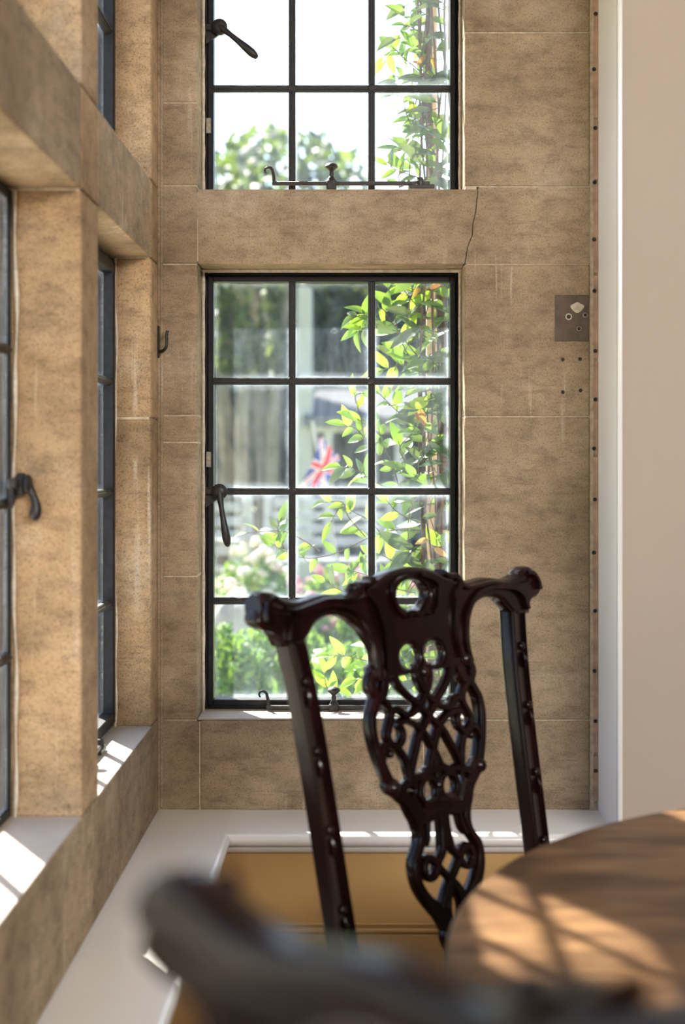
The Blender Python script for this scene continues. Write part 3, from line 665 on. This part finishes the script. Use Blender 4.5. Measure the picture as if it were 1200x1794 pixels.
# ------------------------------------------------------------------ climber outside the window
YC = 2.84
px2 = lambda px, py, d=YC: Vector(((px-625)*d/FPX, d, EYE+(805-py)*d/FPX))
GZ = -.05
cl = empty('climbing_plant', ((765-625)*YC/FPX, YC, GZ)); tag(cl, 'woody climber with bright green leaves growing up outside the right of the window', 'plant')
OFF = cl.location.copy()
random.seed(11)
def stem(pts, r0, r1, mat='twig', name='stem', seg=6, n=4):
    q = spline([Vector(p)-OFF for p in pts], n); N_ = len(q)
    return MB().tube(q, [r0+(r1-r0)*i/(N_-1) for i in range(N_)], seg).build(name, M[mat], cl, True)
for k in range(10):                                       # the bundle of main stems
    ph = random.uniform(0, 6); x0 = 764+(random.uniform(-36, 26) if k > 1 else random.uniform(-8, 10)); pts = []; dep = YC+random.uniform(-.02, .03); amp = random.uniform(7, 20)
    for i in range(22):
        py = -180+i*95; x = x0+amp*math.sin(i*.55+ph)+random.uniform(-4, 4)+(py-600)*.006
        pts.append(px2(x, py, dep+.015*math.cos(i*.7+ph)))
    pts.append(Vector((OFF.x+random.uniform(-.05, .05), dep, GZ)))
    stem(pts, random.uniform(.0011, .0028) if k > 1 else .0070, .0018 if k > 1 else .009, 'bark', seg=7)
def leaf_mesh(L=.046, W_=.021, fold=.35, curl=.25, n=7):
    m = MB(); vs = []
    for i in range(n+1):
        t = i/n; w = W_/2*math.sin(PI*min(1, t**.85))**.8*(1-.15*t); y = L*t; z = -curl*L*t*t
        vs += [(-w, y, z+w*fold), (0, y, z), (w, y, z+w*fold)]
    fs = []
    for i in range(n):
        a = i*3; fs += [(a, a+1, a+4, a+3), (a+1, a+2, a+5, a+4)]
    m.add(vs, fs); m.tube([(0, -.009, .001), (0, -.003, 0), (0, L*.2, .0)], .0007, 4)
    return m
LM = {}
for key in ('leaf', 'leaf_dark', 'leaf_dead'):
    LM[key] = []
    for (L_, W_, fo, cu_) in ((.044, .020, .30, .20), (.036, .018, .5, .45), (.050, .021, .2, .1), (.030, .015, .4, .3)):
        me = leaf_mesh(L_, W_, fo, cu_).mesh('leaf', M[key]); me.polygons.foreach_set('use_smooth', [True]*len(me.polygons)); LM[key].append(me)
nleaf = 0; EXTRA = MB()
def leaf(p, d, s=1.0, key='leaf', face=None):
    """leaf at p growing along d; its blade turned towards the room or the sky"""
    global nleaf
    y = Vector(d).normalized(); nrm = Vector(face) if face else Vector((random.uniform(-.7, .7), -random.uniform(.3, 1.2), random.uniform(.1, 1.0)))
    x = y.cross(nrm).normalized(); z = x.cross(y).normalized()
    mt = Matrix((x, y, z)).transposed().to_4x4(); mt.translation = Vector(p)-OFF
    me = random.choice(LM[key]); mm_ = mt @ Matrix.Scale(s, 4)
    if nleaf >= 288:                                     # past the count of single leaves: gathered into one part
        EXTRA.add([mm_ @ v.co for v in me.vertices], [tuple(f.vertices) for f in me.polygons], ('leaf', 'leaf_dark', 'leaf_dead').index(key)); return
    o = link('leaf', me, cl); o.matrix_local = mm_; nleaf += 1
def sprig(pixels, r=.0014, nl=6, s=1.0, tip=True, dark=.15, d0=YC, d1=None):
    d1 = d0 if d1 is None else d1; n_ = len(pixels)
    pts = [px2(a, b, d0+(d1-d0)*i/(n_-1)+random.uniform(-.006, .006)) for i, (a, b) in enumerate(pixels)]
    stem(pts, r, r*.5); q = spline(pts, 5)
    for i in range(nl):
        t = (i+.8)/(nl+.3); k = min(len(q)-2, int(t*(len(q)-1))); p = q[k]; t_ = (q[k+1]-q[k]).normalized()
        side = Vector((t_.z, 0, -t_.x))*(1 if i % 2 else -1)
        d = t_*.55+side*random.uniform(.5, 1.0)+Vector((0, random.uniform(-.5, .5), random.uniform(-.15, .35)))
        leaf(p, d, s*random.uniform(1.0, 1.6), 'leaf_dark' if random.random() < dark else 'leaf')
    if tip: leaf(q[-1], (q[-1]-q[-3]), s*1.3)
# hand-placed shoots seen across the panes (photo survey of their shape at the climber's distance)
SP = [
 ([(745, 640), (720, 610), (690, 570), (668, 540), (655, 560), (640, 552)], 7, 1.0), ([(655, 560), (640, 575), (628, 580)], 5, .9),
 ([(660, 572), (645, 556), (634, 552), (622, 556)], 4, .95),
 ([(745, 660), (720, 630), (700, 590), (690, 545), (680, 505)], 8, .95), ([(750, 560), (725, 530), (705, 505), (695, 490)], 6, .9),
 ([(755, 620), (735, 640), (700, 640), (672, 648)], 6, 1.0), ([(760, 510), (735, 505), (715, 515)], 4, .9),
 ([(745, 760), (715, 735), (690, 715), (665, 690)], 6, .9), ([(700, 860), (690, 820), (672, 780), (664, 755)], 6, .9),
 ([(700, 830), (665, 800), (640, 770), (632, 730), (622, 695), (640, 688)], 8, .85), ([(640, 770), (625, 752), (606, 745)], 4, .8),
 ([(735, 840), (700, 790), (720, 760), (735, 730)], 6, .9), ([(660, 850), (640, 835), (620, 822), (598, 818)], 7, .9),
 ([(745, 930), (700, 928), (660, 936), (620, 955), (580, 972), (540, 978), (505, 970), (480, 955)], 10, .85),
 ([(560, 965), (520, 940), (490, 930), (432, 934)], 4, .85), ([(505, 968), (492, 950), (486, 930), (490, 915)], 6, .85),
 ([(680, 950), (650, 915), (625, 900), (598, 888), (580, 915)], 6, .8), ([(640, 940), (610, 905), (600, 880), (570, 880)], 4, .75),
 ([(740, 1010), (700, 990), (660, 970), (630, 985)], 7, .9), ([(735, 1040), (690, 1030), (650, 1010), (615, 1000)], 7, .85),
 ([(700, 1060), (650, 1045), (610, 1040), (570, 1020)], 6, .9), ([(745, 920), (700, 900), (680, 880)], 5, .95),
 ([(750, 1180), (700, 1170), (650, 1160), (610, 1150), (578, 1148)], 9, .9), ([(740, 1200), (690, 1195), (650, 1185), (625, 1190)], 7, .95),
 ([(740, 1235), (700, 1225), (650, 1220), (600, 1225), (575, 1205)], 8, .9), ([(600, 1230), (575, 1210), (568, 1180)], 3, .8),
 ([(740, 1120), (700, 1110), (670, 1120), (650, 1140)], 6, .9), ([(745, 1090), (715, 1060), (690, 1040)], 5, .9),
 # upper window
 ([(750, 140), (730, 120), (705, 100), (690, 85), (675, 100)], 7, .9), ([(740, 60), (725, 50), (710, 45), (700, 60)], 5, .8),
 ([(745, 70), (725, 85), (705, 95), (690, 130)], 5, .85), ([(725, 40), (720, 20), (735, 10)], 3, .8),
 ([(760, 150), (735, 140), (710, 145), (690, 148)], 5, .8), ([(728, 240), (712, 200), (708, 180), (700, 165)], 5, .7),
 ([(758, 255), (740, 265), (720, 262), (700, 260)], 5, .85), ([(700, 330), (700, 300), (715, 275), (755, 262)], 6, .8),
 ([(755, 320), (730, 310), (700, 300), (680, 290)], 6, .8), ([(750, 215), (735, 212), (720, 210)], 3, .85),
]
for px_, nl, s_ in SP: sprig(px_, nl=nl, s=s_*.92, dark=.12)
for (a, b, s_) in ((752, 505, 1.1), (735, 505, 1.0), (735, 715, 1.1), (728, 722, .8), (745, 98, .8), (756, 102, 1.0), (735, 112, .7), (750, 945, 1.0), (760, 960, .9), (775, 930, .8)):
    leaf(px2(a, b, YC-.05), (random.uniform(-1, 1), -.2, random.uniform(-.8, .2)), s_*.72, 'leaf_dead', (0, -1, .3))
for k in range(340):                                      # leaves close around the main stems
    py = random.uniform(-120, 1240); 
    p = px2(762+random.gauss(-12, 33), py, YC+random.uniform(-.08, .04))
    d = Vector((random.choice((-1, 1))*random.uniform(.4, 1), random.uniform(-.5, .4), random.uniform(-.5, .7)))
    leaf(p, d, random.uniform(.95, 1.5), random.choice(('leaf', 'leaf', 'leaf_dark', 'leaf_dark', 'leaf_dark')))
eo = EXTRA.build('leaves', [M['leaf'], M['leaf_dark'], M['leaf_dead']], cl, True); eo['kind'] = 'stuff'
for k in range(12):                                      # thin wandering runners
    py = random.uniform(-50, 1150); x = random.uniform(735, 775)
    stem([px2(x, py, YC), px2(x-random.uniform(5, 30), py+random.uniform(30, 60), YC-.03), px2(x+random.uniform(-30, 25), py+random.uniform(80, 140), YC)], .0012, .0008)
sk = MB(); sk.box((-.011, -.011, 0), (.011, .011, 2.6-GZ), .003)
so = sk.build('garden_stake', M['stake']); so.location = ((756-625)*2.97/FPX, 2.97, GZ); tag(so, 'pale weathered wooden stake standing behind the climber stems', 'stake')

# ------------------------------------------------------------------ garden
gr = MB().box((-60, 2.72, GZ-.4), (60, 90, GZ)).build('ground', M['lawn']); tag(gr, kind='structure')
g2 = MB().box((-60, -30, GZ-.4), (XLo-9, 2.72, GZ)).build('ground', M['lawn']); tag(g2, kind='structure')
g3 = MB().box((XLo-9, -30, GZ-.4), (XLo, 2.72, GZ)).build('unseen_bounce_ground', M['bounce_pale']); tag(g3, kind='structure')  # unseen pale ground added to bounce light up onto the soffits
g4 = MB().box((XLo-9, 2.72, GZ-.1), (3.5, 4.6, GZ+.012)).build('unseen_bounce_ground', M['bounce_pale']); tag(g4, kind='structure')  # more added bounce ground, hidden below the window view
def quads(m, n, blobs, size, seed):
    rnd = random.Random(seed); tot = sum(b[3]*b[4]*b[5] for b in blobs)
    for (cx_, cy_, cz_, rx, ry, rz) in blobs:
        k = int(n*rx*ry*rz/tot)
        for _ in range(k):
            a = rnd.uniform(0, 2*PI); c = rnd.uniform(-1, 1); q = rnd.uniform(.35, 1)**.45; s = math.sqrt(1-c*c)
            p = Vector((cx_+rx*q*s*math.cos(a), cy_+ry*q*s*math.sin(a), cz_+rz*q*c))
            u = Vector((rnd.gauss(0, 1), rnd.gauss(0, 1), rnd.gauss(0, 1))).normalized(); w = u.orthogonal().normalized(); h = size*rnd.uniform(.6, 1.3)
            b = len(m.v); m.v += [tuple(p-u*h), tuple(p+w*h*.45), tuple(p+u*h), tuple(p-w*h*.45)]; m.f.append((b, b+1, b+2, b+3)); m.mi.append(0)
    return m
def foliage_mesh(blobs, n, size, mat, seed):
    m = quads(MB(), n, blobs, size, seed); me = bpy.data.meshes.new('foliage'); me.from_pydata(m.v, [], m.f); me.materials.append(mat); return me
def crown(seed, r, h, k=9):
    rnd = random.Random(seed); return [(rnd.uniform(-.55, .55)*r, rnd.uniform(-.5, .5)*r, h*.35+rnd.uniform(0, .55)*h, r*rnd.uniform(.32, .55), r*rnd.uniform(.32, .55), h*rnd.uniform(.14, .24)) for _ in range(k)]
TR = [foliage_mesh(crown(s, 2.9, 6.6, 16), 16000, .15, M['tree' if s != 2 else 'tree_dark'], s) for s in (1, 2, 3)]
def tree(x, y, s, kind, label, zs=1.0):
    t = empty('tree', (x, y, GZ)); tag(t, label, 'tree')
    f = link('foliage', TR[kind], t); f.scale = (s, s, s*zs); f['kind'] = 'stuff'
    m = MB(); m.tube(spline([(0, 0, 0), (.1, 0, 1.2*s), (-.1, .1, 2.6*s), (.1, 0, 4.0*s*zs)], 3), [.22*s, .2*s, .18*s, .17*s, .16*s, .14*s, .12*s, .1*s, .08*s, .05*s], 8)
    for a in (0, 2.1, 4.2): m.tube([(0, 0, 1.9*s), (.8*s*math.cos(a), .8*s*math.sin(a), 3.1*s*zs), (1.3*s*math.cos(a), 1.3*s*math.sin(a), 4.0*s*zs)], [.09*s, .06*s, .03*s], 6)
    m.build('trunk', M['trunk'], t, True)
Tl = [(-2.5, 22, 1.0, 0, 'tallest rounded tree, seen through the left panes of the upper casement'), (1.6, 29, 1.0, 1, 'farther tree behind the middle panes of the upper casement'),
      (4.8, 36, 1.15, 2, 'farthest tree, seen behind the climber stems in the upper casement')]
for x, y, s, k, lb in Tl: tree(x, y, s, k, lb, .92)
for i, (x, y, s, k, lb) in enumerate(((-10, 13, .62, 0, 'leafy tree outside the nearer side window'), (-11, 6, .6, 2, 'broad tree outside the side windows, nearest the house'), (-10, 19, .75, 1, 'dark-leaved tree left of the garden, outside the side windows'))): tree(x, y, s, k, lb)
# low dark undergrowth in front of the trees
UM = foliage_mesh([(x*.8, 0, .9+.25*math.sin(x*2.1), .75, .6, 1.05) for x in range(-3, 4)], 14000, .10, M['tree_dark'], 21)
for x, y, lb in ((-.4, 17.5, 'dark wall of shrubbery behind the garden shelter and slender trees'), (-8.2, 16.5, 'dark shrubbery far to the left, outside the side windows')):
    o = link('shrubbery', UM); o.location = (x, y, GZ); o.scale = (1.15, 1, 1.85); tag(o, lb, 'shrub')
# pale trunks of a young copse in the lower left panes
for i, (px, d) in enumerate(((392, 15.2), (428, 14.8), (455, 15.6), (482, 15.0))):
    x = (px-625)*d/FPX; m = MB(); m.tube(spline([(0, 0, 0), (.03*(-1)**i, 0, 1.0), (.0, 0, 2.0), (.12, 0, 3.2)], 3), .075, 8); 
    t = empty('young_tree', (x, d, GZ)); m.build('trunk', M['trunk'], t, True)
    f = link('foliage', foliage_mesh([(0, 0, 3.1, .13, .3, .6), (.02, 0, 2.4, .11, .25, .4)], 700, .07, M['tree'], 40+i), t); f['kind'] = 'stuff'
    tag(t, ('slender young tree with pale trunk, leftmost of the four', 'slender young tree, second from the left of the four', 'slender young tree, third from the left of the four', 'slender young tree, rightmost of the four beside the pale wall')[i], 'tree', 'young trees beyond the lawn')
# garden shelter: pale wall, slate roof, dark opening
sh = empty('garden_shelter', (0, 13.5, GZ)); tag(sh, 'pale garden building with grey slate roof and dark open front', 'building')
dz = lambda py, d: EYE+(805-py)*d/FPX-GZ; dx = lambda px, d: (px-625)*d/FPX
MB().box((dx(514, 13.5), 0, 0), (dx(548, 13.5), .35, dz(672, 13.5)), .01).build('pier', M['render_pale'], sh)
MB().box((dx(518, 13.5), .3, 0), (dx(544, 13.5), .6, dz(495, 13.5)), .01).build('chimney', M['render_pale'], sh)
rf = MB(); z0_, z1_ = dz(748, 13.5), dz(682, 14.5); rf.add([(dx(530, 13.5), -.15, z0_), (dx(800, 13.5), -.15, z0_), (dx(800, 13.5), 2.0, z1_-.05), (dx(545, 13.5), 2.0, z1_-.05), (dx(530, 13.5), -.15, z0_+.09), (dx(800, 13.5), -.15, z0_+.09), (dx(800, 13.5), 2.0, z1_+.04), (dx(545, 13.5), 2.0, z1_+.04)], [(0, 1, 2, 3), (4, 7, 6, 5), (0, 4, 5, 1), (1, 5, 6, 2), (2, 6, 7, 3), (3, 7, 4, 0)])
rf.build('roof', M['slate'], sh)
MB().box((dx(548, 13.5), 1.6, 0), (dx(800, 13.5), 1.7, z0_+.3)).build('rear_wall', M['shelter_shade'], sh)  # darkness inside the open shelter put into the wall colour
MB().box((dx(545, 13.5), .0, z0_-.05), (dx(800, 13.5), .1, z0_+.02)).build('wall_plate', M['teak'], sh)
for px in (575, 700, 795): MB().box((dx(px, 13.5)-.04, .02, 0), (dx(px, 13.5)+.04, .10, z0_)).build('post', M['teak'], sh)
# flag
d = 8.0; fo = empty('union_flag', (dx(548, d), d, GZ)); tag(fo, 'red white and blue union flag drooping from a slanting pole in the garden', 'flag')
top = Vector((dx(548, d)-fo.location.x, 0, dz(742, d))); botp = Vector((dx(625, d)-fo.location.x, 0, 0)); 
MB().tube([botp, top+(top-botp)*.01], .010, 8).build('pole', M['teak'], fo, True)
U, V = 40, 26; fm = MB(); vs = []
corner = [Vector((dx(562, d), 0, dz(765, d))), Vector((dx(594, d), 0, dz(800, d))), Vector((dx(574, d), 0, dz(856, d))), Vector((dx(528, d), 0, dz(858, d)))]
corner = [c-Vector((fo.location.x, 0, 0)) for c in corner]
for j in range(V+1):
    for i in range(U+1):
        a, b = i/U, j/V   # a along the fly (downwards), b across the hoist
        A = corner[0].lerp(corner[1], b); Bq = corner[3].lerp(corner[2], b); p = A.lerp(Bq, a)
        vs.append(p+Vector((.012*math.sin(a*5), -.03-.025*math.sin(b*7+a*3), 0)))
def ujack(a, b):
    x, y = a*2-1, (b*2-1); ax, ay = x*60, y*30
    if abs(ay) < 6 or abs(ax) < 6: return 1
    if abs(ay) < 10 or abs(ax) < 10: return 2
    dd_ = abs(abs(ax)*.5-abs(ay))*.894
    if dd_ < 2: return 1
    if dd_ < 6: return 2
    return 0
for j in range(V):
    for i in range(U):
        k = j*(U+1)+i; mi = ujack((i+.5)/U, (j+.5)/V); 
        fm.add([], []); fm.f.append((k, k+1, k+U+2, k+U+1)); fm.mi.append(mi)
fm.v = [tuple(v) for v in vs]
fm.build('cloth', [M['flag_blue'], M['flag_red'], M['flag_white'], M['flag_gold']], fo, True)
# bench and garden chair
def bench(name, x, y, w, rz, label, cat):
    b = empty(name, (x, y, GZ), rz); tag(b, label, cat)
    for k in range(4): MB().box((-w/2, -.02+k*.11-.2, .42), (w/2, .06+k*.11-.2, .445), .004).build('seat_slat', M['teak'], b)
    for k in range(4): MB().box((-w/2, .23+k*.01, .52+k*.10), (w/2, .25+k*.01, .585+k*.10), .004).build('back_slat', M['teak'], b)
    for s_ in (-1, 1):
        MB().box((s_*w/2-.03, -.24, 0), (s_*w/2+.03, -.18, .62), .004).build('leg', M['teak'], b)
        MB().box((s_*w/2-.03, .22, 0), (s_*w/2+.03, .28, .94), .004).build('leg', M['teak'], b)
        MB().box((s_*w/2-.035, -.25, .62), (s_*w/2+.035, .25, .65), .004).build('armrest', M['teak'], b)
bench('garden_bench', dx(575, 10.8), 10.8, .95, .0, 'weathered grey garden bench on the lawn beyond the flowers', 'bench')
bench('garden_chair', dx(425, 9.8), 9.8, .30, .5, 'weathered grey garden armchair left of the bench', 'chair')
# flower border, rock and the green shrubs below the window line
def shrub(name, x, y, r, h, mats, label, n=2600, fl=0, seed=1, size=.035, flm='blossom'):
    t = empty(name, (x, y, GZ)); tag(t, label, 'plant')
    f = link('foliage', foliage_mesh([(0, 0, h*.5, r, r, h*.5), (r*.5, 0, h*.4, r*.7, r*.7, h*.45), (-r*.5, .1, h*.42, r*.7, r*.7, h*.42)], n, size, M[mats], seed), t); f['kind'] = 'stuff'
    if fl:
        m = MB(); rnd = random.Random(seed+5)
        for _ in range(fl):
            a = rnd.uniform(0, 2*PI); q = rnd.uniform(0, 1)**.5; p = (r*1.1*q*math.cos(a), r*q*math.sin(a), h*(.6+.5*(1-q*q))*rnd.uniform(.85, 1.08)); rr = rnd.uniform(.02, .04)
            m.lathe([(rr*math.sin(w), -rr*.8*math.cos(w)) for w in [PI*k/5 for k in range(6)]], p, (0, 0, 1), 8)
        g = m.build('blossom', M[flm], t, True); g['kind'] = 'stuff'
F_ = [(385, 7.2, .22, .52, 'hedge', 46, 'blossom', 'pale cream blossoming shrub at the left edge of the view'), (445, 8.9, .27, .60, 'hedge', 52, 'blossom', 'cream flower clump behind the rock'),
      (520, 7.6, .19, .46, 'hedge', 22, 'pink', 'pink flowering clump left of centre in the border'), (590, 9.1, .24, .50, 'hedge', 24, 'pink', 'pink flowering clump below the climber runner'),
      (655, 7.5, .20, .52, 'hedge', 20, 'blossom', 'pale flower clump under the climber leaves'), (735, 8.9, .25, .50, 'hedge', 14, 'pink', 'pink flecked clump behind the climber stems')]
for i, (px, d, r, h, mt, fl, fm_, lb) in enumerate(F_): shrub('flowering_shrub', dx(px, d), d, r, h, mt, lb, 1500, fl, 60+i, .035, fm_)
H_ = [(392, 5.0, .17, .62, 'rounded green shrub close outside the lower left pane'), (495, 5.5, .20, .60, 'green shrub between the left chair stile and the stay'), (600, 4.8, .19, .58, 'green shrub seen under the chair crest arch'), (705, 5.5, .20, .60, 'green shrub behind the chair splat')]
for i, (px, d, r, h, lb) in enumerate(H_): shrub('green_shrub', dx(px, d), d, r, h, 'hedge', lb, 3200, 0, 80+i, .026)
bm = bmesh.new(); bmesh.ops.create_icosphere(bm, subdivisions=3, radius=1); rnd = random.Random(5)
for v in bm.verts: v.co *= 1+.12*math.sin(v.co.x*5+1)*math.cos(v.co.y*4)+.05*math.sin(v.co.z*9); v.co.x *= .14; v.co.y *= .12; v.co.z *= .22
me = bpy.data.meshes.new('rock'); bm.to_mesh(me); bm.free(); me.materials.append(M['rock']); me.polygons.foreach_set('use_smooth', [True]*len(me.polygons))
o = link('rock', me); o.location = (dx(412, 6.6), 6.6, GZ+.30); tag(o, 'grey rounded garden stone among the flowers behind the lower left panes', 'rock')
o.scale = (1.1, 1, 1.2)
bpy.context.view_layer.update()
